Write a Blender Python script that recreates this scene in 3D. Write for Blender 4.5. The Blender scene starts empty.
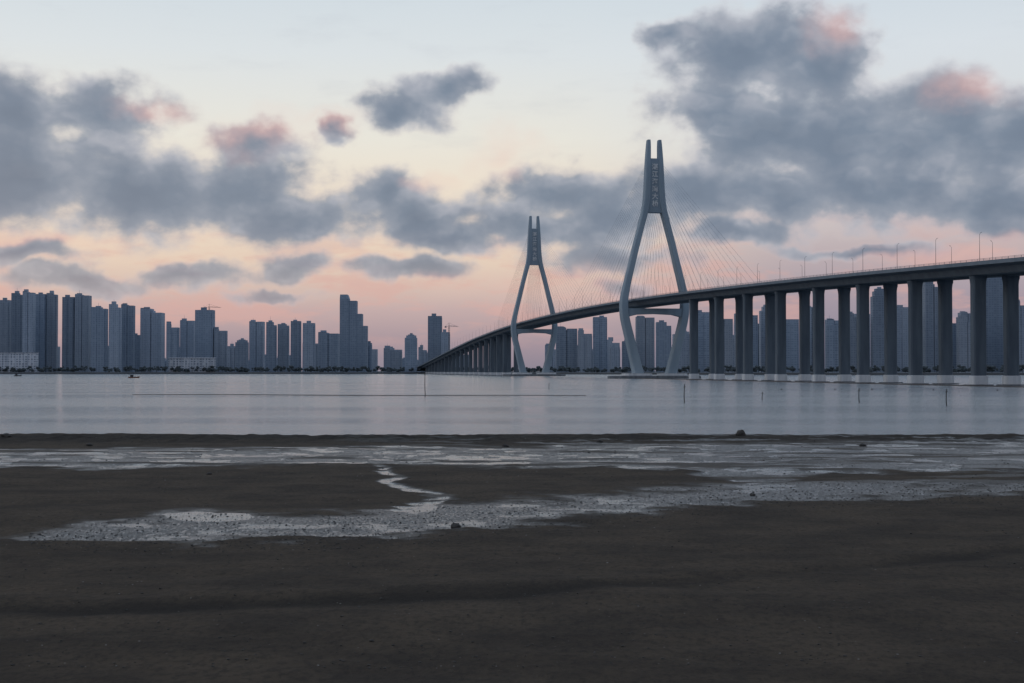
import bpy, math, random
import numpy as np
from mathutils import Vector, Matrix
random.seed(7); rng=np.random.RandomState(5)
scene=bpy.context.scene
COL=scene.collection
F=1422.2; HY=371.0; CH=5.0
def lin(c):
    c=c/255.0
    return c/12.92 if c<=0.04045 else ((c+0.055)/1.055)**2.4
def L(r,g,b): return (lin(r),lin(g),lin(b),1.0)

# ---------------------------------------------------------------- camera
cd=bpy.data.cameras.new("Camera"); cam=bpy.data.objects.new("Camera",cd); COL.objects.link(cam)
cd.lens=50; cd.sensor_width=36; cd.clip_start=0.5; cd.clip_end=60000
cam.location=(0,0,CH)
cam.rotation_euler=(math.radians(90)+math.atan((HY-341.5)/F),0,0)
scene.camera=cam
scene.view_settings.view_transform='Standard'
scene.view_settings.look='None'; scene.view_settings.exposure=0

# ---------------------------------------------------------------- node helpers
class NT:
    def __init__(s,tree): s.t=tree; s.n=tree.nodes; s.l=tree.links
    def node(s,ty,**k):
        n=s.n.new(ty)
        for a,b in k.items(): setattr(n,a,b)
        return n
    def put(s,n,i,v):
        if v is None: return
        if isinstance(v,bpy.types.NodeSocket): s.l.new(v,n.inputs[i])
        else: n.inputs[i].default_value=v
    def math(s,op,a,b=None,c=None,clamp=False):
        n=s.node('ShaderNodeMath',operation=op,use_clamp=clamp)
        s.put(n,0,a); s.put(n,1,b); s.put(n,2,c); return n.outputs[0]
    def vec(s,op,a,b=None,c=None):
        n=s.node('ShaderNodeVectorMath',operation=op)
        s.put(n,0,a); s.put(n,1,b); s.put(n,2,c)
        return n.outputs['Value'] if op in('LENGTH','DOT_PRODUCT') else n.outputs[0]
    def mr(s,v,a,b,c=0.0,d=1.0,smooth=True):
        n=s.node('ShaderNodeMapRange'); n.interpolation_type='SMOOTHSTEP' if smooth else 'LINEAR'
        s.put(n,0,v); n.inputs[1].default_value=a; n.inputs[2].default_value=b; n.inputs[3].default_value=c; n.inputs[4].default_value=d
        return n.outputs[0]
    def mix(s,f,a,b,bt='MIX'):
        n=s.node('ShaderNodeMix',data_type='RGBA',blend_type=bt)
        s.put(n,0,f); s.put(n,6,a); s.put(n,7,b); return n.outputs[2]
    def noise(s,v,scale,detail=5,rough=0.55,dist=0.0):
        n=s.node('ShaderNodeTexNoise'); s.put(n,'Vector',v)
        n.inputs['Scale'].default_value=scale; n.inputs['Detail'].default_value=detail
        n.inputs['Roughness'].default_value=rough; n.inputs['Distortion'].default_value=dist
        return n
    def ramp(s,v,stops,interp='LINEAR'):
        n=s.node('ShaderNodeValToRGB'); n.color_ramp.interpolation=interp
        e=n.color_ramp.elements
        while len(e)<len(stops): e.new(0.5)
        for i,(p,c) in enumerate(stops): e[i].position=p; e[i].color=c
        s.put(n,0,v); return n.outputs[0]

# ---------------------------------------------------------------- world
U=10.0
def dirpos(px,py):
    az=math.atan((px-512)/F); el=math.atan((HY-py)/F*math.cos(az)); return az*U,el*U
PX=U/F
clouds=[(30,172,150,70),(140,190,140,56),(235,194,100,48),(300,212,90,36),(5,110,90,38),(105,112,75,36),
 (20,258,75,16),
 (440,84,46,24),(408,106,50,26),
 (385,190,60,36),(415,214,74,36),(455,238,70,18),
 (560,192,105,34),(535,226,92,26),(625,212,84,42),(610,258,90,20),
 (765,52,96,62),(725,105,80,54),(820,62,62,52),(770,130,112,56),(860,140,130,60),(940,138,125,62),(1010,140,92,66),
 (690,198,90,34),(770,190,118,42),(890,190,138,40),(1000,200,110,38),(740,234,74,15),
 (672,30,42,20),
 (185,274,74,15),(300,264,50,18),(80,282,72,15),(410,271,68,15),(275,294,46,9),
 (620,290,46,12),(870,248,90,9),(330,128,24,14),(262,142,50,30)]
pinks=[(268,132,60,28),(330,120,32,16),(500,150,40,26),(832,28,32,26),(975,92,50,22),(150,106,44,14),(560,290,140,26),(950,252,120,14),(440,180,40,12),(60,245,80,8)]
w=bpy.data.worlds.new("World"); scene.world=w; w.use_nodes=True
N=NT(w.node_tree); N.n.clear()
tc=N.node('ShaderNodeTexCoord'); dv=N.vec('NORMALIZE',tc.outputs['Generated'])
sx=N.node('ShaderNodeSeparateXYZ'); N.l.new(dv,sx.inputs[0])
az=N.math('ARCTAN2',sx.outputs[0],sx.outputs[1]); el=N.math('ARCSINE',sx.outputs[2])
cb=N.node('ShaderNodeCombineXYZ'); N.l.new(N.math('MULTIPLY',az,U),cb.inputs[0]); N.l.new(N.math('MULTIPLY',el,U),cb.inputs[1])
P=cb.outputs[0]
n1=N.noise(P,2.1,4,0.52); d=N.vec('SUBTRACT',n1.outputs['Color'],(0.5,0.5,0.5))
d=N.vec('MULTIPLY',d,(0.60,0.36,0.0)); P2=N.vec('ADD',P,d)
def minlen(lst):
    cur=None
    for (x,y,rx,ry) in lst:
        a,e=dirpos(x,y); kx=1/(rx*PX); ky=1/(ry*PX)
        ln=N.vec('LENGTH',N.vec('MULTIPLY_ADD',P2,(kx,ky,0),(-a*kx,-e*ky,0)))
        cur=ln if cur is None else N.math('SMOOTH_MIN',cur,ln,0.38)
    return cur
mc=minlen(clouds); mp=minlen(pinks)
Ps=N.vec('MULTIPLY',P,(1.0,1.35,1.0))
f1=N.noise(Ps,2.5,8,0.50).outputs[0]
f2=N.noise(N.vec('ADD',Ps,(0.03,0.13,0.0)),2.5,3,0.45).outputs[0]
D=N.math('ADD',N.math('MULTIPLY',N.math('SUBTRACT',1.0,mc),1.2),N.math('MULTIPLY',N.math('SUBTRACT',f1,0.48),2.0))
tx_=N.math('SUBTRACT',f1,f2)
K=N.math('ADD',N.math('SUBTRACT',1.0,mp),N.math('MULTIPLY',N.math('SUBTRACT',f2,0.5),1.4))
pink=N.mr(K,-0.25,0.9)
def fp(py): return (HY-py)/F/0.4
ef=N.math('DIVIDE',el,0.4,clamp=True)
warm=N.ramp(ef,[(0.0,L(138,132,147)),(fp(345),L(160,145,156)),(fp(310),L(194,171,171)),(fp(265),L(227,205,187)),(fp(210),L(239,223,202)),(fp(140),L(233,230,220)),(fp(60),L(220,226,229)),(fp(0),L(210,220,227)),(1.0,L(173,187,205))])
cool=N.ramp(ef,[(0.0,L(118,120,141)),(fp(345),L(138,133,151)),(fp(300),L(164,152,164)),(fp(255),L(188,174,178)),(fp(210),L(208,200,199)),(fp(140),L(218,221,223)),(fp(60),L(217,224,230)),(fp(0),L(207,218,227)),(1.0,L(171,185,203))])
fz=N.mr(az,0.0,0.22)
sky=N.mix(fz,warm,cool)
st=N.noise(N.vec('MULTIPLY',P,(0.8,2.8,1)),1.5,5,0.6).outputs[0]
lowp=N.math('MULTIPLY',N.mr(st,0.45,0.62),N.math('MULTIPLY',N.mr(el,0.13,0.06),N.mr(el,0.008,0.04)))
sky=N.mix(N.math('MULTIPLY',lowp,0.55),sky,L(220,170,160))
sky=N.mix(N.mr(st,0.5,0.75,0,0.12),sky,L(170,174,188))
alpha=N.mr(D,-0.15,0.62)
body=N.ramp(N.math('MULTIPLY',D,0.5,clamp=True),[(0.0,L(216,203,200)),(0.08,L(190,184,192)),(0.22,L(150,158,172)),(0.5,L(121,135,154)),(1.0,L(104,119,139))])
lit=N.math('MULTIPLY',N.mr(tx_,0.0,0.12),N.mr(D,1.3,0.1,0.06,0.6))
body=N.mix(lit,body,L(190,191,200))
body=N.mix(N.mr(f2,0.42,0.64,0.0,0.26),body,L(98,113,135))
body=N.mix(N.math('MULTIPLY',pink,N.mr(D,1.4,0.1,0.0,0.7)),body,L(226,178,171))
body=N.mix(N.mr(el,0.10,0.02,0,0.45),body,sky)
c=N.mix(N.math('MULTIPLY',alpha,0.96),sky,body)
c=N.mix(N.math('MULTIPLY',pink,N.mr(D,0.3,-0.4,0.0,0.25)),c,L(235,190,177))
c=N.mix(N.mr(el,0.0,-0.03),c,L(95,100,112))
c=N.mix(N.mr(sx.outputs[1],0.7,-0.5),c,N.mix(1.0,c,(0.57,0.61,0.68,1),'MULTIPLY'))
nk=N.node('ShaderNodeTexSky'); nk.sky_type='NISHITA'; nk.sun_disc=False
nk.sun_elevation=math.radians(3); nk.sun_rotation=math.radians(-35)
b1=N.node('ShaderNodeBackground'); N.l.new(c,b1.inputs[0]); b1.inputs[1].default_value=0.98
b2=N.node('ShaderNodeBackground'); N.l.new(nk.outputs[0],b2.inputs[0]); b2.inputs[1].default_value=0.003
ad=N.node('ShaderNodeAddShader'); N.l.new(b1.outputs[0],ad.inputs[0]); N.l.new(b2.outputs[0],ad.inputs[1])
wo=N.node('ShaderNodeOutputWorld'); N.l.new(ad.outputs[0],wo.inputs[0])
try: w.cycles.sampling_method='NONE'
except Exception as ex: print(ex)

sd=bpy.data.lights.new("sun","SUN"); so=bpy.data.objects.new("sun",sd); COL.objects.link(so)
sd.energy=0.14; sd.angle=math.radians(20); sd.color=(1.0,0.88,0.80)
so.rotation_euler=Vector((0.80,0.45,-0.35)).to_track_quat('-Z','Y').to_euler()

# ---------------------------------------------------------------- materials
def newmat(name):
    m=bpy.data.materials.new(name); m.use_nodes=True; N=NT(m.node_tree); N.n.clear()
    o=N.node('ShaderNodeOutputMaterial'); p=N.node('ShaderNodeBsdfPrincipled'); N.l.new(p.outputs[0],o.inputs[0]); return m,N,p
def concrete(name,ca,cb_,scale=0.15,rough=0.8,streak=True):
    m,N,p=newmat(name); tc=N.node('ShaderNodeTexCoord')
    v=N.vec('MULTIPLY',tc.outputs['Object'],(1,1,0.15 if streak else 1))
    n=N.noise(v,scale,5,0.6).outputs[0]
    N.put(p,'Base Color',N.mix(N.mr(n,0.3,0.7),ca,cb_)); p.inputs['Roughness'].default_value=rough
    return m
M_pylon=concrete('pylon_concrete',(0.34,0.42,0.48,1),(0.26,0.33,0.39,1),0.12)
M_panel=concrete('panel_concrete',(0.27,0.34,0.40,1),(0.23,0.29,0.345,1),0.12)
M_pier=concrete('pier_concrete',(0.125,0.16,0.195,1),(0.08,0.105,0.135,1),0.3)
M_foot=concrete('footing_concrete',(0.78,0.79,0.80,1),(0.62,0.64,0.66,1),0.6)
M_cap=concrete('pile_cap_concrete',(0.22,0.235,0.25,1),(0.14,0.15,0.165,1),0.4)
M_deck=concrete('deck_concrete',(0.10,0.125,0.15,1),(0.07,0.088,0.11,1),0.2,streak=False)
M_para=concrete('parapet_concrete',(0.20,0.24,0.28,1),(0.15,0.185,0.22,1),0.2,streak=False)
M_steel=concrete('cable_steel',(0.19,0.22,0.26,1),(0.15,0.18,0.22,1),1,0.8)
M_lamp=concrete('lamp_paint',(0.10,0.11,0.13,1),(0.07,0.08,0.10,1),1,0.8)
M_char=concrete('inscription_paint',(0.82,0.82,0.81,1),(0.76,0.76,0.75,1),1)
M_rock=concrete('rock',(0.06,0.052,0.045,1),(0.025,0.023,0.021,1),4,0.75,False)
M_shell=concrete('shell',(0.28,0.26,0.24,1),(0.14,0.13,0.12,1),4,0.6,False)
M_wood=concrete('dark_wood',(0.04,0.035,0.03,1),(0.02,0.018,0.016,1),3,0.8)
M_hull=concrete('hull_paint',(0.05,0.055,0.065,1),(0.03,0.033,0.04,1),1,0.5)
M_orange=concrete('float_plastic',(0.25,0.10,0.05,1),(0.18,0.07,0.04,1),1,0.5)
M_tree=concrete('far_foliage',(0.085,0.108,0.118,1),(0.055,0.072,0.082,1),0.12,0.9,False)
M_land=concrete('land',(0.12,0.13,0.14,1),(0.09,0.10,0.11,1),0.02,0.9,False)
M_crane=concrete('crane_steel',(0.18,0.18,0.2,1),(0.14,0.14,0.16,1),1,0.6)
def facade(name,wall,glass,fw=3.4,fh=3.3,wf=0.55):
    m,N,p=newmat(name); tc=N.node('ShaderNodeTexCoord'); s=N.node('ShaderNodeSeparateXYZ'); N.l.new(tc.outputs['Object'],s.inputs[0])
    a=N.math('ADD',s.outputs[0],s.outputs[1])
    fx=N.math('FRACT',N.math('DIVIDE',a,fw)); fy=N.math('FRACT',N.math('DIVIDE',s.outputs[2],fh))
    wx=N.math('MULTIPLY',N.math('GREATER_THAN',fx,0.2),N.math('LESS_THAN',fx,0.2+wf))
    wy=N.math('MULTIPLY',N.math('GREATER_THAN',fy,0.3),N.math('LESS_THAN',fy,0.85))
    k=N.math('MULTIPLY',wx,wy)
    cv=N.node('ShaderNodeCombineXYZ'); N.l.new(N.math('FLOOR',N.math('DIVIDE',a,fw)),cv.inputs[0]); N.l.new(N.math('FLOOR',N.math('DIVIDE',s.outputs[2],fh)),cv.inputs[1])
    wn=N.node('ShaderNodeTexWhiteNoise'); wn.noise_dimensions='3D'; N.l.new(cv.outputs[0],wn.inputs['Vector'])
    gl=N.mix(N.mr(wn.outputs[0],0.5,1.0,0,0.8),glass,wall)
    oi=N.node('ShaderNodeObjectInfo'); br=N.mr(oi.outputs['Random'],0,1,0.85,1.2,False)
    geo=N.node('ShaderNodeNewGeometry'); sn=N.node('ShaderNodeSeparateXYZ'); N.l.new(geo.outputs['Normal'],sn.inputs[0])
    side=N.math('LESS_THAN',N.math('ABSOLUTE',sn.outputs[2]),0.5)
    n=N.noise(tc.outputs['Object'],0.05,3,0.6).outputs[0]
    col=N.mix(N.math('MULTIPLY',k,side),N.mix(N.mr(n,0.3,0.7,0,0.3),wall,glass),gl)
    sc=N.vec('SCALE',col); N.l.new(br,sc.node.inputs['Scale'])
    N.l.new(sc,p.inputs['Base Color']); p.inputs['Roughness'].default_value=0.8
    return m
FAC=[facade('facade_haze_grey',(0.31,0.37,0.45,1),(0.21,0.26,0.33,1)),  # distance haze is put into these bluish skyline wall colours
     facade('facade_haze_blue',(0.27,0.335,0.42,1),(0.19,0.245,0.32,1),4.2,3.3,0.7),
     facade('facade_haze_pale',(0.34,0.395,0.47,1),(0.23,0.28,0.345,1),3.0,3.2,0.5),
     facade('facade_haze_dark',(0.245,0.305,0.385,1),(0.165,0.215,0.285,1),5,3.4,0.6)]
FAC_W=facade('facade_white_low',(0.62,0.65,0.70,1),(0.2,0.24,0.3,1),5,4.0,0.6)

# ---------------------------------------------------------------- mesh helper
class MB:
    def __init__(s): s.v=[]; s.f=[]
    def box(s,x0,x1,y0,y1,z0,z1):
        b=len(s.v); s.v+=[(x0,y0,z0),(x1,y0,z0),(x1,y1,z0),(x0,y1,z0),(x0,y0,z1),(x1,y0,z1),(x1,y1,z1),(x0,y1,z1)]
        s.f+=[tuple(b+i for i in q) for q in((0,3,2,1),(4,5,6,7),(0,1,5,4),(1,2,6,5),(2,3,7,6),(3,0,4,7))]
    def loft(s,rings,cap=True):
        b=len(s.v); n=len(rings[0])
        for r in rings: s.v+=[tuple(p) for p in r]
        for i in range(len(rings)-1):
            for j in range(n):
                k=(j+1)%n; s.f.append((b+i*n+j,b+i*n+k,b+(i+1)*n+k,b+(i+1)*n+j))
        if cap:
            s.f.append(tuple(b+j for j in reversed(range(n)))); s.f.append(tuple(b+(len(rings)-1)*n+j for j in range(n)))
    def tube(s,p,q,r,n=5,r2=None):
        p=Vector(p); q=Vector(q); d=(q-p).normalized(); a=d.orthogonal().normalized(); c=d.cross(a)
        r2=r if r2 is None else r2
        s.loft([[tuple(o+a*math.cos(t)*rr+c*math.sin(t)*rr) for t in[2*math.pi*i/n for i in range(n)]] for o,rr in((p,r),(q,r2))])
    def blob(s,c,r,sz=1.0,seed=0,n=7,m=5,amp=0.25):
        R=random.Random(seed); b=len(s.v)
        s.v.append((c[0],c[1],c[2]-r*sz))
        for i in range(1,m):
            ph=-math.pi/2+math.pi*i/m
            for j in range(n):
                t=2*math.pi*(j+0.5*(i%2))/n; k=r*(1+R.uniform(-amp,amp))
                s.v.append((c[0]+k*math.cos(ph)*math.cos(t),c[1]+k*math.cos(ph)*math.sin(t),c[2]+k*sz*math.sin(ph)))
        s.v.append((c[0],c[1],c[2]+r*sz)); top=len(s.v)-1
        for j in range(n): s.f.append((b,b+1+(j+1)%n,b+1+j))
        for i in range(m-2):
            for j in range(n):
                k=(j+1)%n; s.f.append((b+1+i*n+j,b+1+i*n+k,b+1+(i+1)*n+k,b+1+(i+1)*n+j))
        o=b+1+(m-2)*n
        for j in range(n): s.f.append((o+j,o+(j+1)%n,top))
    def obj(s,name,mat,loc=(0,0,0),smooth=False,parent=None,rz=0):
        me=bpy.data.meshes.new(name); me.from_pydata(s.v,[],s.f); me.update()
        me.materials.append(mat)
        if smooth: me.polygons.foreach_set('use_smooth',[True]*len(me.polygons))
        o=bpy.data.objects.new(name,me); o.location=loc; o.rotation_euler=(0,0,rz); COL.objects.link(o)
        if parent: o.parent=parent
        return o
def tag(o,label,cat,group=None,kind=None):
    o["label"]=label
    if cat: o["category"]=cat
    if group: o["group"]=group
    if kind: o["kind"]=kind
def at(px,py,z=0.0):
    Y=(CH-z)*F/(py-HY); return ((px-512)*Y/F,Y)

# ---------------------------------------------------------------- noise (numpy)
def vnoise(x,y,seed):
    r=np.random.RandomState(seed); T=r.rand(256,256)
    xi=np.floor(x).astype(int); yi=np.floor(y).astype(int); fx=x-xi; fy=y-yi
    fx=fx*fx*(3-2*fx); fy=fy*fy*(3-2*fy)
    a=T[xi&255,yi&255]; b=T[(xi+1)&255,yi&255]; c=T[xi&255,(yi+1)&255]; d=T[(xi+1)&255,(yi+1)&255]
    return (a*(1-fx)+b*fx)*(1-fy)+(c*(1-fx)+d*fx)*fy
def fbm(x,y,seed,o=4,g=0.5):
    s=0;a=1;t=0
    for i in range(o): s=s+a*vnoise(x*2**i+i*17.3,y*2**i+i*9.1,seed+i); t+=a; a*=g
    return s/t
def sst(x,a,b):
    t=np.clip((x-a)/(b-a),0,1); return t*t*(3-2*t)

# ---------------------------------------------------------------- mud flat
xs=np.concatenate([np.linspace(-700,-60,30)[:-1],np.linspace(-60,60,900),np.linspace(60,700,30)[1:]])
ys=[-250,-150,-80,-30,0,10]
y=18.0
while y<126: ys.append(y); y+=0.09+0.0024*(y-18)
ys+=[130,135,145,160,200,400]
ys=np.array(ys); X,Y=np.meshgrid(xs,ys)
Yc=np.maximum(Y,6); py=HY+CH*F/Yc; px=512+F*X/Yc
nb=fbm(X/2.2,Y/1.6,11,5)-0.5
nf=fbm(X/0.7,Y/0.7,15,4)-0.5
ns=fbm(X/5.0,Y/1.3,31,5)
nl=fbm(X/14.0,Y/6.0,51,4)
jit=(nb*22+nf*12)*np.clip((py-440)/90,0.15,1)
cx=[-400,0,20,60,100,170,240,330,400,450,500,560,620,700,760,820,900,960,1024,1500]
ct=[544,541,537,533,528,519,517,519,515,510,506,501,494,489,486,485,486,487,487,487]
cbm=[538,541,542,543,545,545,543,542,540,535,528,523,517,509,505,502,498,496,495,494]
pj=py+jit
ctop=np.interp(px,cx,ct); cbot=np.interp(px,cx,cbm)
A=np.minimum(sst(pj-ctop,-5,6),sst(cbot-pj,-5,6))
rx=np.interp(py,[466,474,480,484,490,496,501,508,520],[382,386,398,392,402,430,436,428,415])
rw=np.interp(py,[466,480,492,500,515],[6,8,11,15,22])
Bb=sst(rw-np.abs(px-rx+jit*2.6),-4,4)*sst(py,466,470)*sst(518-py,0,4)*(0.35+0.65*sst(nf+nb,-0.15,0.05))
ctp=np.interp(px,[-300,0,200,500,760,1024,1400],[450,450,450,447,444,441,440])
cbt=np.interp(px,[-300,0,120,240,330,480,600,680,720,750,780,820,870,1024,1400],[471,471,472,470,469,470,471,473,482,489,486,477,474,473,473])
C=np.minimum(sst(py+jit*0.9-ctp,-1,3),sst(cbt-py-jit*0.9,-1,3))
Cw=C*(0.30+0.60*sst(ns,0.36,0.60))
isl=sst(ns+nb*0.4,0.56,0.66)*sst(px,760,860)*sst(py,468,474)*sst(490-py,0,5)*0.4
Bd=sst(ns,0.54,0.64)*sst(py,436,440)*sst(450-py,0,4)*0.6*sst(px,120,700)
wet=np.clip(np.maximum.reduce([A*0.9,Bb,Cw,isl,Bd]),0,1)
pn_=fbm(X/1.6,Y/1.6,131,5)
pool=np.clip(sst(1-np.hypot((px-212)/58,(py-522)/5.5)+nb*0.7,0.05,0.35)+Bb*0.8+sst(pn_+nf*0.3,0.52,0.60)*C*0.85+sst(pn_+nf*0.4,0.56,0.64)*A*0.62,0,1)
h=0.16+0.10*(nl-0.5)*2+nb*0.10+nf*0.035-wet*0.05
ridge=np.exp(-((py-441)/4.5)**2)
h+=ridge*(0.10+0.35*(fbm(X/0.8,Y/0.8,71,3)-0.45))
edge=435.0+2.2*(fbm(X/9.0,Y*0+3.3,91,4)-0.5)*2
slope=sst(edge-py,-3,3)
h=h*(1-slope)-slope*0.6
h=np.where(Y>140,-1.5,h)
trk=np.interp(px,[-300,0,250,500,760,1024,1400],[618,617,613,602,580,556,530])
dtr=py-trk+jit*0.3
tr=np.exp(-((dtr)/4.5)**2)*(0.45+0.55*sst(nl,0.3,0.55))
trk2=np.interp(px,[-300,0,300,600,1024],[640,648,658,672,700])
tr2=np.exp(-((py-trk2+jit*0.4)/6.0)**2)*0.4
track=np.clip(tr+tr2,0,1)
h-=tr*0.05; h+=np.exp(-((dtr+9)/6.0)**2)*0.06
nv=X.size
me=bpy.data.meshes.new('mud_ground')
co=np.stack([X,Y,h],-1).reshape(-1,3)
R_,C_=X.shape
idx=np.arange(nv).reshape(R_,C_)
q=np.stack([idx[:-1,:-1],idx[:-1,1:],idx[1:,1:],idx[1:,:-1]],-1).reshape(-1,4)
me.vertices.add(nv); me.vertices.foreach_set('co',co.ravel())
me.loops.add(q.size); me.loops.foreach_set('vertex_index',q.ravel())
me.polygons.add(len(q)); me.polygons.foreach_set('loop_start',np.arange(0,q.size,4)); me.polygons.foreach_set('loop_total',np.full(len(q),4))
me.polygons.foreach_set('use_smooth',np.ones(len(q),bool))
me.update(calc_edges=True)
for nm,arr in (('wet',wet),('pool',pool*np.clip(wet*1.5,0,1)),('track',track),('ridge',ridge)):
    a=me.attributes.new(nm,'FLOAT','POINT'); a.data.foreach_set('value',arr.ravel().astype(np.float32))
m,N,p=newmat('mud'); tcn=N.node('ShaderNodeTexCoord'); V=tcn.outputs['Object']
def att(nm):
    a=N.node('ShaderNodeAttribute'); a.attribute_name=nm; return a.outputs['Fac']
n1=N.noise(V,0.30,7,0.65).outputs[0]
n2=N.noise(N.vec('MULTIPLY',V,(1,0.6,1)),6.0,6,0.78).outputs[0]
n3=N.noise(N.vec('MULTIPLY',V,(1.5,0.55,1)),6.5,4,0.85).outputs[0]
colr=N.mix(N.mr(n1,0.35,0.65),(0.088,0.066,0.046,1),(0.048,0.037,0.028,1))
colr=N.mix(N.mr(n2,0.44,0.62,0,0.6),colr,(0.026,0.021,0.018,1))
colr=N.mix(N.mr(n3,0.58,0.70,0,0.35),colr,(0.12,0.10,0.082,1))
colr=N.mix(N.math('MULTIPLY',att('track'),0.75),colr,(0.018,0.015,0.013,1))  # darkens the tracks in colour, adding shade their relief barely gives
colr=N.mix(N.math('MULTIPLY',att('ridge'),0.6),colr,(0.020,0.019,0.019,1))
wt=att('wet')
colr=N.mix(N.math('MULTIPLY',wt,0.8),colr,(0.065,0.067,0.072,1))
spk=N.mr(N.math('ADD',N.math('MULTIPLY',wt,0.09),N.math('SUBTRACT',n3,0.5)),0.07,0.17)
pl=N.mr(att('pool'),0.35,0.7)
pl=N.math('MULTIPLY',pl,N.mr(n3,0.36,0.46))
film=N.math('MAXIMUM',N.math('MULTIPLY',spk,N.mr(wt,0.05,0.8,0,0.85)),pl)
N.put(p,'Base Color',N.mix(film,colr,(0.08,0.088,0.097,1)))
damp=N.mr(wt,0.0,0.6,0.92,0.5)
N.put(p,'Roughness',N.math('ADD',N.math('MULTIPLY',N.math('SUBTRACT',1.0,film),damp),N.math('MULTIPLY',film,0.2)))
N.put(p,'Specular IOR Level',N.math('MAXIMUM',N.mr(film,0,1,0.14,0.65,False),N.mr(wt,0,1,0.14,0.35,False)))
bp=N.node('ShaderNodeBump'); bp.inputs['Distance'].default_value=0.08
N.put(bp,'Height',N.math('ADD',N.math('MULTIPLY',n1,1.2),n2)); N.put(bp,'Strength',N.mr(film,0,1,0.9,0.2,False))
N.l.new(bp.outputs[0],p.inputs['Normal'])
me.materials.append(m)
g=bpy.data.objects.new('mud_ground',me); COL.objects.link(g); tag(g,"dark brown tidal mud flat with wet channels","mud flat",kind="structure")

# ---------------------------------------------------------------- sea
mw,N,p=newmat('sea_water'); tcn=N.node('ShaderNodeTexCoord'); V=tcn.outputs['Object']
a1=N.noise(N.vec('MULTIPLY',V,(0.8,0.35,1)),1.2,6,0.75).outputs[0]
a2=N.noise(N.vec('MULTIPLY',V,(0.7,0.35,1)),0.16,6,0.75).outputs[0]
a3=N.noise(N.vec('MULTIPLY',V,(0.12,1.0,1)),0.03,4,0.55).outputs[0]
bp=N.node('ShaderNodeBump'); bp.inputs['Strength'].default_value=1.0; bp.inputs['Distance'].default_value=0.5
N.put(bp,'Height',N.math('ADD',N.math('MULTIPLY',a1,N.mr(a3,0.35,0.65,0.7,1.2)),N.math('MULTIPLY',a2,2.2)))
N.l.new(bp.outputs[0],p.inputs['Normal'])
# base colour turns paler towards the flat
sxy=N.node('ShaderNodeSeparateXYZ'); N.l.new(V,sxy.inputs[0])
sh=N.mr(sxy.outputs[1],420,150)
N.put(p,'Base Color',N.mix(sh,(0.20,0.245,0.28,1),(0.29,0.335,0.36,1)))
N.put(p,'Roughness',N.mr(a3,0.35,0.65,0.10,0.2)); p.inputs['IOR'].default_value=1.48
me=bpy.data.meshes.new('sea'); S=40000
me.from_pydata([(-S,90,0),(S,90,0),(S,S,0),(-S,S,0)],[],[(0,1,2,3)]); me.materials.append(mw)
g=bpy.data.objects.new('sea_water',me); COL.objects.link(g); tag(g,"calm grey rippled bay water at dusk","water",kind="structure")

mb=MB(); random.seed(3)
pts=[]
n=70
for i in range(n+1):
    t=i/n; x=-80+t*95; wv=(0.3+2.6*math.sin(math.pi*t)**0.6)*(0.3+1.2*random.random()); yy=300-14*t+3*math.sin(t*9)
    pts.append([(x,yy-wv,-0.1),(x,yy-wv*0.5,0.09),(x,yy+wv*0.5,0.10),(x,yy+wv,-0.1)])
mb.loft(pts)
g=mb.obj('sand_bar',M_rock); tag(g,"long thin dark mud bar barely above water","sandbar",kind="structure")

# ---------------------------------------------------------------- far land
front=[(-6000,2500),(-900,2400),(-300,2420),(-120,2520),(60,2300),(220,1900),(420,1750),(900,1650),(6000,1500)]
mb=MB()
for x,yv in front: mb.v+=[(x,yv,-1),(x,yv,2.6),(x,yv+6,3.0),(x*1.0,30000,3.0)]
for i in range(len(front)-1):
    for k in range(3): mb.f.append((i*4+k,(i+1)*4+k,(i+1)*4+k+1,i*4+k+1))
g=mb.obj('far_shore_land',M_land); tag(g,"low far shore with concrete embankment","land",kind="structure")
def shoreY(x): return float(np.interp(x,[f[0] for f in front],[f[1] for f in front]))

mb=MB(); random.seed(12); x=-1050
while x<900:
    yv=shoreY(x)+random.uniform(12,40); hh=random.uniform(5,12)*(1.0 if x<-150 else 0.9)
    if random.random()<0.92:
        mb.tube((x,yv,2.5),(x,yv,2.5+hh*0.5),0.35,4)
        for k in range(7):
            mb.blob((x+random.uniform(-3.6,3.6),yv+random.uniform(-3,3),3+hh*random.uniform(0.3,0.85)),random.uniform(1.3,2.9),0.8,random.randint(0,9999),6,4,0.35)
    x+=random.uniform(3,7)
g=mb.obj('shore_tree_belt',M_tree); tag(g,"dark belt of trees along the far embankment","trees",kind="stuff")

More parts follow.
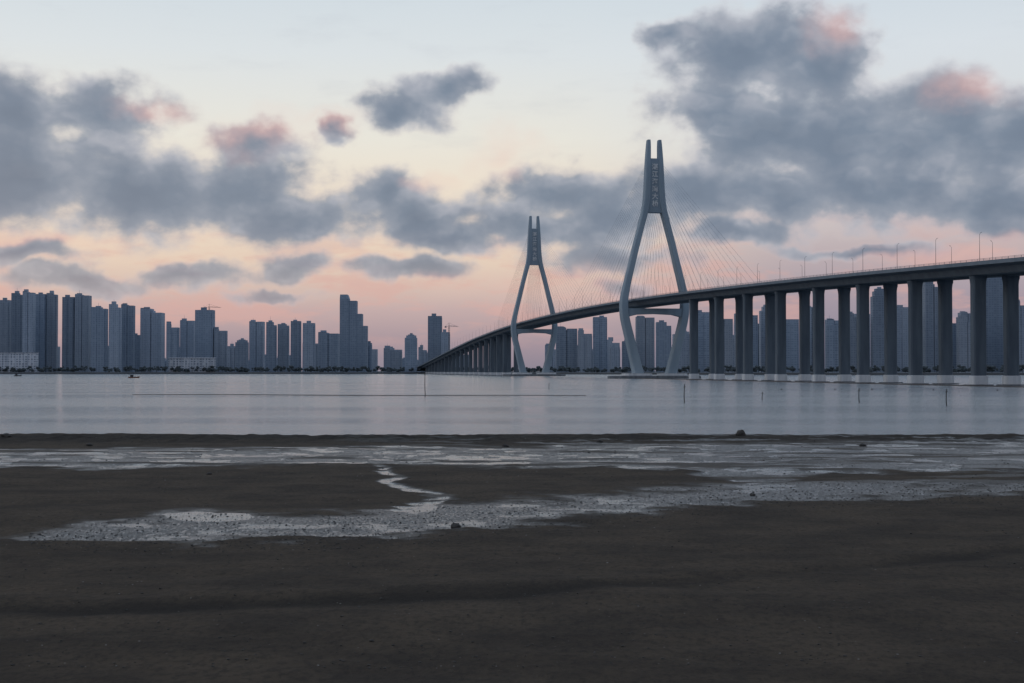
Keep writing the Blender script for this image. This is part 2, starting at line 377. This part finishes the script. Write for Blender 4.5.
# ---------------------------------------------------------------- buildings
def rp(mat,parent,name,fn):
    rb=MB(); fn(rb); return rb.obj(name,mat,(0,0,0),parent=parent)
def building(px0,px1,pyt,Yd,style=0,mat=None,name='tower_block',label=None,cat='building',grp="high-rise blocks of the city skyline",rz=0.0):
    s=Yd/F; W=(px1-px0)*s; xc=((px0+px1)/2-512)*s; H=(HY-pyt)*s+CH-2.8
    Dp=min(max(W*0.7,14),30); mb=MB(); R=random.Random(int(px0*7+pyt))
    z=-0.3; hw=W/2; asym=R.uniform(-0.15,0.15)*W
    if style==0:
        split=R.uniform(-0.3,0.3)*W; dh=R.choice([0,3,6])
        mb.box(-hw+0.4,split,-Dp/2,Dp/2,z,H-2); mb.box(split,hw-0.4,-Dp/2+0.6,Dp/2-1,z,H-2-dh)
        nb_=max(2,int(W/13)); bw=W/nb_
        for i in range(nb_):
            c=-hw+bw*(i+0.5); mb.box(c-bw*0.30,c+bw*0.30,-Dp/2-0.5,-Dp/2+0.9,z,H-4-dh-R.choice([1,1,3.3]))
        mb.box(-hw,-hw+1.2,-Dp*0.3,Dp*0.3,z,H-3); mb.box(hw-1.2,hw,-Dp*0.3,Dp*0.3,z,H-5-dh)
        if split>0: asym=-abs(asym)
        else: 
            if dh>0: asym=(-hw+split)/2
    elif style==1:
        mb.box(-hw,hw,-Dp/2,Dp/2,z,H*0.90)
        mb.box(-hw*0.8+max(asym,0),hw*0.85+min(asym,0),-Dp*0.42,Dp*0.42,H*0.90,H*0.96)
        mb.box(-hw*0.5+asym*0.5,hw*0.5+asym*0.5,-Dp*0.35,Dp*0.35,H*0.96,H-1)
        for i in (-1,0,1): mb.box(i*hw*0.6-1.2,i*hw*0.6+1.2,-Dp/2-0.6,-Dp/2+0.3,z,H*0.89)
    elif style==2:
        g_=R.uniform(0.04,0.08)
        mb.box(-hw,-hw*g_,-Dp/2,Dp/2,z,H-1.5); mb.box(hw*g_,hw,-Dp/2,Dp/2,z,H-R.choice([1.5,3,9])); mb.box(-hw*0.14,hw*0.14,-Dp*0.4,Dp*0.4,z,H-5)
        for i in (-0.6,0.6): mb.box(i*hw-2,i*hw+2,-Dp/2-0.5,-Dp/2+0.4,z,H-11)
    elif style==3:
        mb.box(-hw,hw,-8,8,z,H)
        k=int(W/7)
        for i in range(k+1): mb.box(-hw+i*W/k-0.35,-hw+i*W/k+0.35,-9.2,-8+0.2,z,H-0.4)
    m=mat or FAC[R.randrange(3)]
    o=mb.obj(name,m,(xc,Yd,2.8),rz=rz)
    tag(o,label or ["grey-blue high-rise slab with projecting balcony bays","stepped blue-grey high-rise tower on the far shore","paired grey high-rise cores with central slot","long low waterfront building"][style],cat,grp)
    if style in(0,2):
        topz=H-2 if style==0 else H-1.5
        c=-hw*0.55 if style==2 else asym
        a_=R.uniform(2,5); wd=min(W*0.12+1,5)
        rp(m,o,'plant_room',lambda r:r.box(c-wd,c+wd,-3,3,topz-(0 if style==2 else 3),topz+a_))
        if R.random()<0.35: rp(m,o,'antenna',lambda r:r.tube((c,0,topz+a_-0.3),(c,0,topz+a_+R.uniform(4,8)),0.3,4,0.12))
        if style==2: rp(m,o,'roof_parapet',lambda r:r.box(-hw+0.4,-hw*0.14,-Dp/2-0.2,-Dp/2+0.15,topz-0.6,topz+1.3))
    elif style==1:
        rp(m,o,'plant_room',lambda r:r.box(-hw*0.2+asym*0.5,hw*0.25+asym*0.5,-2,2,H-1.2,H+1.5))
    else:
        rp(m,o,'roof_slab',lambda r:r.box(-hw-0.8,hw+0.8,-9.6,8.8,H+0.004,H+0.9))
    return o
B=[(-60,-34,300,0),(-32,-4,312,2),
(0,10,299,0),(12,22.5,292,0),(23.5,34,291,2),(35.5,46,293,0),(47,57,292,0),(63,75,296,0),(76,90,294,2),(92,107,306,0),(109.5,121,303,0),(122,134,304,2),(142,163,308,2),(167,179,323,0),(181,195,320,2),(196,214,309,0),
(214.5,227,328,0),(236,248,339,1),(250,264,321,2),(266.5,276.5,321,0),(278,289,323,0),(291,301,320,0),(303,315,322,0),(319,339,332,2),(384,402,347,0),(405,417,334,1),(418.5,427,346,0),(428,442,315,0),(441,450,331,0),
(130,142,334,0),(228,236,345,0),(366,372,342,0)]
random.seed(21)
for i,(a,b_,t,sv) in enumerate(B):
    d=2480+random.random()*260
    mt=FAC[3] if a<135 and i%2 else (FAC[i%2])
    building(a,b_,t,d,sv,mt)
Yd=2700; s=Yd/F
mb=MB()
def bx(a,b_,t,dy0,dy1): mb.box((a-353)*s,(b_-353)*s,dy0,dy1,-0.3,(HY-t)*s+2.2)
bx(340.5,349.5,299,-14,10); bx(349.5,357,301,-13,12); bx(357,362.5,314,-12.4,12); bx(362.5,367.5,326,-11.8,9)
o=mb.obj('office_tower',FAC[1],((353-512)*s,Yd,2.8)); tag(o,"tallest stepped blue glass office tower with slanted crown","building","high-rise blocks of the city skyline")
zt=(HY-299)*s+2.2; xa=(340.5-353)*s; xb=(349.5-353)*s
rp(FAC[1],o,'crown',lambda rb:rb.loft([[(xa,-14,zt),(xb,-14,zt),(xb,10,zt),(xa,10,zt)],[(xa+0.5,-13,zt+8),(xb-3,-13,zt+8),(xb-3,9,zt+8),(xa+0.5,9,zt+8)]]))
random.seed(5); a=-30
while a<430:
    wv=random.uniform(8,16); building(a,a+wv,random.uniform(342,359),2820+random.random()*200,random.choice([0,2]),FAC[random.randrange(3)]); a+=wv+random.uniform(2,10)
building(0,37,353,2445,3,FAC_W,'waterfront_hall',"long low white waterfront hall with pillars",grp="low white waterfront halls")
building(170,215,358,2450,3,FAC_W,'waterfront_hall',"long low white waterfront hall with pillars",grp="low white waterfront halls")
BR=[(455,470,352,0),(556,577,327,2),(578,592,329,0),(593,607,316,0),(610,620,346,0),(622,634,340,0),(636,654,316,2),(656,671,321,0),(673,690,330,1),(692,711,311,0),(714,732,318,2),(735,757,312,0),
(760,774,304,1),(777,798,316,0),(802,820,306,2),(826,842,324,0),(846,866,312,0),(872,888,288,1),(890,908,306,0),(912,923,320,0),(924,941,281,2),(944,956,322,0),(958,974,316,2),(983,1003,276,0),(1006,1028,300,0),(1040,1070,310,2),(1085,1110,290,0)]
random.seed(9)
for i,(a,b_,t,sv) in enumerate(BR):
    base=2350 if a<540 else (2330 if a<660 else 2000)
    d=base+random.random()*150+ (250 if a<540 else 0)
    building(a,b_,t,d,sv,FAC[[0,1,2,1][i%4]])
a=545
while a<1060:
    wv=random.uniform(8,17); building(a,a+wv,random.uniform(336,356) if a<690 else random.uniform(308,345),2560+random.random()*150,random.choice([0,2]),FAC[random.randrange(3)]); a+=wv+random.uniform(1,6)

def crane(px_,pyt,Yd,rz):
    s=Yd/F; H=(HY-pyt)*s; xc=(px_-512)*s
    mb=MB()
    for sx_ in(-0.9,0.9):
        for sy_ in(-0.9,0.9): mb.tube((sx_,sy_,-1),(sx_,sy_,H),0.2,4)
    z=0
    while z<H-4: mb.tube((-0.9,-0.9,z),(0.9,-0.9,z+4),0.14,4); mb.tube((0.9,0.9,z),(-0.9,0.9,z+4),0.14,4); z+=4
    o=mb.obj('tower_crane',M_crane,(xc,Yd,2.8),rz=rz); tag(o,"dark construction tower crane above unfinished block","crane","construction tower cranes")
    j=MB(); j.tube((-10,0,H),(24,0,H),0.3,4); j.tube((-2,0,H+1.8),(22,0,H+0.8),0.2,4)
    for k in range(9): j.tube((-2+k*2.6,0,H),(-0.6+k*2.6,0,H+1.7-0.1*k),0.14,4)
    j.tube((0,0,H),(0,0,H+6),0.3,4); j.tube((0,0,H+6),(18,0,H+1),0.12,4); j.tube((0,0,H+6),(-9,0,H+0.4),0.12,4)
    j.obj('jib',M_crane,(0,0,0),parent=o)
    c=MB(); c.box(-10,-7.5,-1,1,H-2.5,H-0.4); c.obj('counterweight',M_crane,(0,0,0),parent=o)
crane(449,325,2380,0.9); crane(209,306,2560,0.7)

# ---------------------------------------------------------------- bridge
dvec=Vector((-0.15384,0.98810,0)); nvec=Vector((0.98810,0.15384,0))
def cx_(Y): return 241.2-0.1557*Y
prof=([200,300,475,592,700,799,939,1060,1170,1300,1408,1542,1764,2000,2200,2460,2700],
      [31,35,40.6,44.4,47.2,49.6,52,53.4,53.8,53.4,52.6,50.5,44.5,35.5,26.8,15.5,5])
def dz(Y):
    return float(np.mean([np.interp(Y+o,prof[0],prof[1]) for o in(-60,-30,0,30,60)]))
def P3(Y,t,z): return (cx_(Y)+nvec.x*t, Y+nvec.y*t, z)
Y1=943.0; Y2=1408.0
rootloc=Vector(P3(Y1,0,0))
bridge=bpy.data.objects.new('cable_stayed_bridge',None); bridge.location=rootloc; COL.objects.link(bridge)
tag(bridge,"long grey concrete cable-stayed bridge with two pylons","bridge")
def part(mb,name,mat,parent=None,smooth=False,label=None):
    off=rootloc
    mb.v=[(v[0]-off.x,v[1]-off.y,v[2]-off.z) for v in mb.v]
    o=mb.obj(name,mat,(0,0,0),smooth,parent or bridge)
    if label: o["label"]=label
    return o
Yst=list(np.arange(240,2660,20.0))
def sweep(section):
    mb=MB(); mb.loft([[P3(Yv,t,dz(Yv)+z) for (t,z) in section] for Yv in Yst]); return mb
W=13.6
sec=[(-W,0),(-W,-0.55),(-10.6,-1.1),(-9.6,-3.3),(-3.6,-3.3),(-2.6,-1.1),(2.6,-1.1),(3.6,-3.3),(9.6,-3.3),(10.6,-1.1),(W,-0.55),(W,0)]
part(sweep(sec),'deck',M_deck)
for s_ in(-1,1):
    part(sweep([(s_*W,-0.45),(s_*(W+0.35),-0.45),(s_*(W+0.35),0.85),(s_*(W),0.85)][::s_]),'parapet',M_para)
    mbr=MB()
    for zz in(1.15,1.5): mbr.loft([[P3(Yv,s_*(W+0.17)+a,dz(Yv)+zz+b_) for a,b_ in((-0.06,-0.05),(0.06,-0.05),(0.06,0.05),(-0.06,0.05))] for Yv in Yst])
    yy=440.0
    while yy<1000:
        z0=dz(yy); mbr.tube(P3(yy,s_*(W+0.17),z0+0.84),P3(yy,s_*(W+0.17),z0+1.55),0.07,4); yy+=4
    part(mbr,'railing',M_steel)
m_as=concrete('asphalt',(0.05,0.05,0.052,1),(0.035,0.035,0.037,1),0.5,0.9,False)
mb=MB()
for Yv in Yst: mb.v+=[P3(Yv,-W+0.1,dz(Yv)+0.05),P3(Yv,W-0.1,dz(Yv)+0.05)]
for i in range(len(Yst)-1): mb.f.append((2*i,2*i+1,2*i+3,2*i+2))
part(mb,'roadway',m_as)
def ringrect(c,hx,hy,z,ch):
    pts=[(-hx+ch,-hy),(hx-ch,-hy),(hx,-hy+ch),(hx,hy-ch),(hx-ch,hy),(-hx+ch,hy),(-hx,hy-ch),(-hx,-hy+ch)]
    return [tuple(Vector((c[0],c[1],z))+nvec*a+dvec*b_) for a,b_ in pts]
def column(Yv,t):
    c=P3(Yv,t,0); zt=dz(Yv)-3.32
    mb=MB(); hw=2.3; hd=1.6
    st=[(2.6,hw,hd),(zt-3.0,hw,hd),(zt-1.6,hw*1.08,hd),(zt-0.9,hw*1.16,hd*1.08),(zt,hw*1.16,hd*1.08)]
    if zt<12: st=[(min(2.4,zt*0.3),hw,hd),(zt*0.7,hw,hd),(zt*0.85,hw*1.1,hd),(zt,hw*1.15,hd*1.08)]
    mb.loft([ringrect(c,a,b_,z,0.45) for z,a,b_ in st])
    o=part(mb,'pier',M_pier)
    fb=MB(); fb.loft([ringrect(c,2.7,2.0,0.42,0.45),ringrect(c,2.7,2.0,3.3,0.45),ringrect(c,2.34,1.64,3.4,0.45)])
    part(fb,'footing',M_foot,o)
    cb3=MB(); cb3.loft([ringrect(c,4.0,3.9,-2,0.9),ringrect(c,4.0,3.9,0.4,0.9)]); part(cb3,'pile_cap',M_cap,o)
for k in range(-3,8):
    for t in(-6.0,6.0): column(487+49.0*k,t)
for k in range(0,19):
    for t in(-6.0,6.0): column(1560+49.4*k,t)
legst=[(3.5,11.2,3.1,4.8),(15,14.0,2.8,4.4),(28,17.2,2.6,4.2),(38,19.6,2.5,4.1),(44,20.5,2.45,4.0),(50,20.7,2.3,3.9),(56,20.0,2.15,3.8),(65,18.0,2.0,3.7),(76,15.3,1.9,3.6),(88,12.4,1.85,3.5),(98,9.8,1.85,3.5),(106,7.7,1.9,3.5),(112,6.2,1.95,3.4),(118,5.3,1.95,3.4),(126,4.8,1.85,3.3),(136,4.5,1.7,3.2),(144,4.25,1.55,3.0),(150,4.0,1.4,2.8),(155,3.8,1.2,2.6),(158.5,3.7,0.95,2.3)]
def catm(st,sub=3):
    a=np.array(st); out=[]
    for i in range(len(a)-1):
        for k in range(sub):
            u=k/sub; p0=a[max(i-1,0)];p1=a[i];p2=a[i+1];p3=a[min(i+2,len(a)-1)]
            out.append(0.5*((2*p1)+(-p0+p2)*u+(2*p0-5*p1+4*p2-p3)*u*u+(-p0+3*p1-3*p2+p3)*u**3))
    out.append(a[-1]); return out
cables_done=[0]
extra=MB()
def pylon(Yp,ind,side_len):
    base=P3(Yp,0,0)
    cap=MB(); cap.loft([ringrect(base,31,9.5,-3,6),ringrect(base,31,9.5,1.5,6),ringrect(base,30.6,9.1,1.9,6)])
    pc=part(cap,'pylon',M_cap,label="pylon standing on a low wide concrete base")
    for s_ in(-1,1):
        pb=MB(); c=P3(Yp,s_*12,0); pb.loft([ringrect(c,9.0,7.4,1.92,2),ringrect(c,9.0,7.4,3.4,2)]); part(pb,'plinth',M_foot,pc)
        lg=MB(); rings=[]
        for z,ct_,ht,hl in catm(legst): rings.append(ringrect(P3(Yp,s_*ct_,0),ht,hl,z,min(0.5,ht*0.35)))
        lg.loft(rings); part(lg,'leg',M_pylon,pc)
    cb2=MB(); cc=P3(Yp,0,0)
    cb2.loft([[tuple(Vector((cc[0],cc[1],0))+nvec*t+dvec*l+Vector((0,0,z))) for l,z in((-3.2,zb),(3.2,zb),(3.2,46.4),(-3.2,46.4))] for t,zb in((-19.5,40.5),(-12,42.3),(0,42.8),(12,42.3),(19.5,40.5))])
    part(cb2,'crossbeam',M_pylon,pc)
    pn=MB()
    pn.loft([ringrect(cc,5.0,2.7,110,0.3),ringrect(cc,3.8,2.7,114,0.3),ringrect(cc,3.3,2.6,143,0.3),ringrect(cc,3.0,2.4,146,0.3)])
    part(pn,'name_panel',M_panel,pc)
    tx=MB(); txt="湛江海湾大桥"
    for i,chx in enumerate(txt):
        cu=bpy.data.curves.new('t','FONT'); cu.body=chx; cu.size=4.3; cu.align_x='CENTER'; cu.align_y='CENTER'; cu.extrude=0.08; cu.offset=0.05
        to=bpy.data.objects.new('t',cu); COL.objects.link(to); bpy.context.view_layer.update()
        dg=bpy.context.evaluated_depsgraph_get(); tm=bpy.data.meshes.new_from_object(to.evaluated_get(dg))
        zc=140.5-i*4.9; org=Vector(P3(Yp,0,0))-dvec*2.95
        bb=len(tx.v)
        cen=(min(v.co.y for v in tm.vertices)+max(v.co.y for v in tm.vertices))/2
        cnx=(min(v.co.x for v in tm.vertices)+max(v.co.x for v in tm.vertices))/2
        for v in tm.vertices:
            q=org+nvec*(v.co.x-cnx)+Vector((0,0,zc+v.co.y-cen))-dvec*v.co.z; tx.v.append(tuple(q))
        for pl_ in tm.polygons: tx.f.append(tuple(bb+i2 for i2 in pl_.vertices))
        bpy.data.objects.remove(to)
    part(tx,'inscription',M_char,pc,label="six pale Chinese characters down the pylon panel")
    nc=16
    for s_ in(-1,1):
        for dr in(-1,1):
            ln=232 if (dr>0)==(ind==0) else side_len
            for i in range(nc):
                f=(i+1)/nc; Yd_=Yp+dr*(14+(ln-14)*f)
                zt=112+(144-112)*(f**0.75)
                a=P3(Yp,s_*4.4,zt); b_=P3(Yd_,s_*(W-0.3),dz(Yd_)+0.2)
                if cables_done[0]<100:
                    cm=MB(); cm.tube(a,b_,0.05,5); part(cm,'stay_cable',M_steel,pc); cables_done[0]+=1
                else: extra.tube(a,b_,0.05,5)
pylon(Y1,0,185); pylon(Y2,1,185)
e=part(extra,'stay_cables',M_steel); e["kind"]="stuff"

mb=MB(); Yb=list(np.arange(380,925,6.0)); ringsb=[]
for i,Yv in enumerate(Yb):
    t=-17+0.5*math.sin(i*0.7); c=P3(Yv,t,0)
    ringsb.append([(c[0]+a,c[1],b_) for a,b_ in((-0.35,-0.2),(0.35,-0.2),(0.35,0.35),(-0.35,0.35))])
mb.loft(ringsb); g=mb.obj('floating_boom',M_hull); tag(g,"long thin dark floating boom beside the bridge piers","floating barrier")

# ---------------------------------------------------------------- lamps on the bridge
pole=MB(); pole.tube((0,0,0),(0,0,9.8),0.09,6,0.05)
lamp0=pole.obj('street_lamp',M_lamp); arm=MB(); arm.tube((0,0,9.7),(0.4,0,10.2),0.045,5)
arm0=arm.obj('arm',M_lamp,parent=lamp0); hd=MB(); hd.loft([[(0.35,-0.1,10.12),(0.35,0.1,10.12),(0.35,0.1,10.25),(0.35,-0.1,10.25)],[(0.85,-0.07,10.4),(0.85,0.07,10.4),(0.85,0.07,10.48),(0.85,-0.07,10.48)]])
hd0=hd.obj('lamp_head',M_lamp,parent=lamp0)
first=True; ang=math.atan2(nvec.y,nvec.x)
Yl=[]; yv=440.0
while yv<2450: Yl.append(yv); yv+=32
for i,yv in enumerate(Yl):
    for s_ in(-1,1):
        if first: o=lamp0; first=False
        else:
            o=lamp0.copy(); COL.objects.link(o)
            for ch in(arm0,hd0):
                c2=ch.copy(); c2.parent=o; COL.objects.link(c2)
        yy=yv+(9 if s_>0 else 0)
        o.location=P3(yy,s_*(W-0.5),dz(yy)+0.05); o.rotation_euler=(0,0,ang if s_<0 else ang+math.pi)
        tag(o,"slim grey lamp post on the bridge deck","street lamp","lamp posts along the bridge")

# ---------------------------------------------------------------- small things
def stake(px_,pb,pt,lean):
    x,yv=at(px_,pb); hh=(pb-pt)*yv/F
    mb=MB(); r=0.085
    rings=[]
    for k in range(5):
        u=k/4; rings.append([(lean*u*hh+0.04*math.sin(k*2)+r*(1-0.35*u)*math.cos(t),r*(1-0.35*u)*math.sin(t),-0.8+u*(hh+0.8)) for t in[2*math.pi*i/7 for i in range(7)]])
    mb.loft(rings); mb.tube((lean*hh*0.8-0.16,0,hh*0.82),(lean*hh*0.8+0.18,0,hh*0.86),0.05,5)
    o=mb.obj('mooring_stake',M_wood,(x,yv,0)); tag(o,"thin dark wooden stake standing in shallow water","stake","wooden stakes in the bay")
for a in[(425,397,370,0.0),(684,403,384,0.02),(859,403,388,-0.02),(946,406,389,0.01),(549,389,383,0),(762,400,392,0.03)]: stake(*a)

def boat(px_,py_,Lh,mat,label,rz=0.1):
    x,yv=at(px_,py_); mb=MB(); rings=[]
    for u,wd,kz,top in[(-0.5,0.30,0.1,0.95),(-0.35,0.42,-0.1,0.85),(0,0.5,-0.2,0.8),(0.3,0.40,-0.15,0.95),(0.44,0.2,0.0,1.2),(0.5,0.03,0.3,1.4)]:
        ww=wd*Lh*0.3
        rings.append([(u*Lh,-ww,top),(u*Lh,-ww*0.6,kz),(u*Lh,ww*0.6,kz),(u*Lh,ww,top)])
    mb.loft(rings); o=mb.obj('fishing_boat',mat,(x,yv,0),rz=rz); tag(o,label,"boat","small boats on the bay")
    c=MB(); c.box(-Lh*0.32,-Lh*0.05,-Lh*0.08,Lh*0.08,0.75,2.2); c.box(-Lh*0.34,-Lh*0.02,-Lh*0.10,Lh*0.10,2.2,2.35); c.obj('cabin',M_hull,parent=o)
    m_=MB(); m_.tube((Lh*0.1,0,0.5),(Lh*0.1,0,3.4),0.07,5); m_.obj('mast',M_hull,parent=o)
boat(134,378,8,M_orange,"small reddish-brown open fishing boat afloat",0.05)
boat(18,376.2,7,M_hull,"tiny dark fishing boat afloat near shore",0.1)
for i in range(12):
    x=72+i*12.5+2*math.sin(i*2.1); yv=380-i*3.6+4*math.sin(i)
    mb=MB(); mb.blob((0,0,0.08),0.24,0.8,i,8,5,0.06); mb.tube((0,0,0.2),(0,0,0.5),0.04,5)
    o=mb.obj('net_float',M_hull,(x,yv,0),True); tag(o,"small dark round net float on the water","buoy","net floats strung across the bay")
def hz(x,yv):
    i=min(np.searchsorted(ys,yv),len(ys)-1); j=min(np.searchsorted(xs,x),len(xs)-1); return float(h[i,j])
def rock(px_,py_,size,seed,sz=0.6,name='rock',label="rounded dark stone lying on the mud"):
    x,yv=at(px_,py_,0.15); mb=MB()
    mb.blob((0,0,size*0.25),size,sz,seed,11,8,0.16)
    mb.blob((size*0.7,0.1*size,size*0.12),size*0.55,0.7,seed+3,9,6,0.2)
    o=mb.obj(name,M_rock,(x,yv,hz(x,yv)),False,rz=seed); tag(o,label,"rock","loose stones on the mud flat"); return o
rock(456,527,0.17,4); rock(741,437,0.36,9,0.9,label="upright dark boulder at the water edge"); rock(7,439,0.35,14,0.5)
rock(210,474,0.12,16); rock(752,494,0.12,23); rock(90,446,0.2,31); rock(862,446,0.22,37,0.5); rock(600,443,0.2,41); rock(372,640,0.04,44); rock(505,446,0.22,50)
def scatter(name,count,seed,mat,label,cat,r0,r1,chan):
    random.seed(seed); mb=MB()
    for i in range(count):
        if chan and random.random()<chan:
            pxx=random.uniform(30,1024); pyy=random.uniform(float(np.interp(pxx,cx,ct))-4,float(np.interp(pxx,cx,cbm))+7)
            x,yv=at(pxx,pyy,0.15)
        else:
            yv=23.5+random.random()**1.6*90; x=random.uniform(-1,1)*(yv*0.38+2)
        r=random.uniform(r0,r1)*(1+yv/60)*random.choice([0.6,0.8,1,1.3])
        mb.blob((x,yv,hz(x,yv)+r*0.12),r,0.5,i,5,3,0.25)
    g=mb.obj(name,mat); tag(g,label,cat,kind="stuff")
scatter('pebbles',7500,77,M_rock,"scattered small dark stones on the mud","pebbles",0.008,0.021,0.5)
scatter('shell_fragments',900,78,M_shell,"scattered pale shell fragments on the mud","shells",0.006,0.012,0.3)
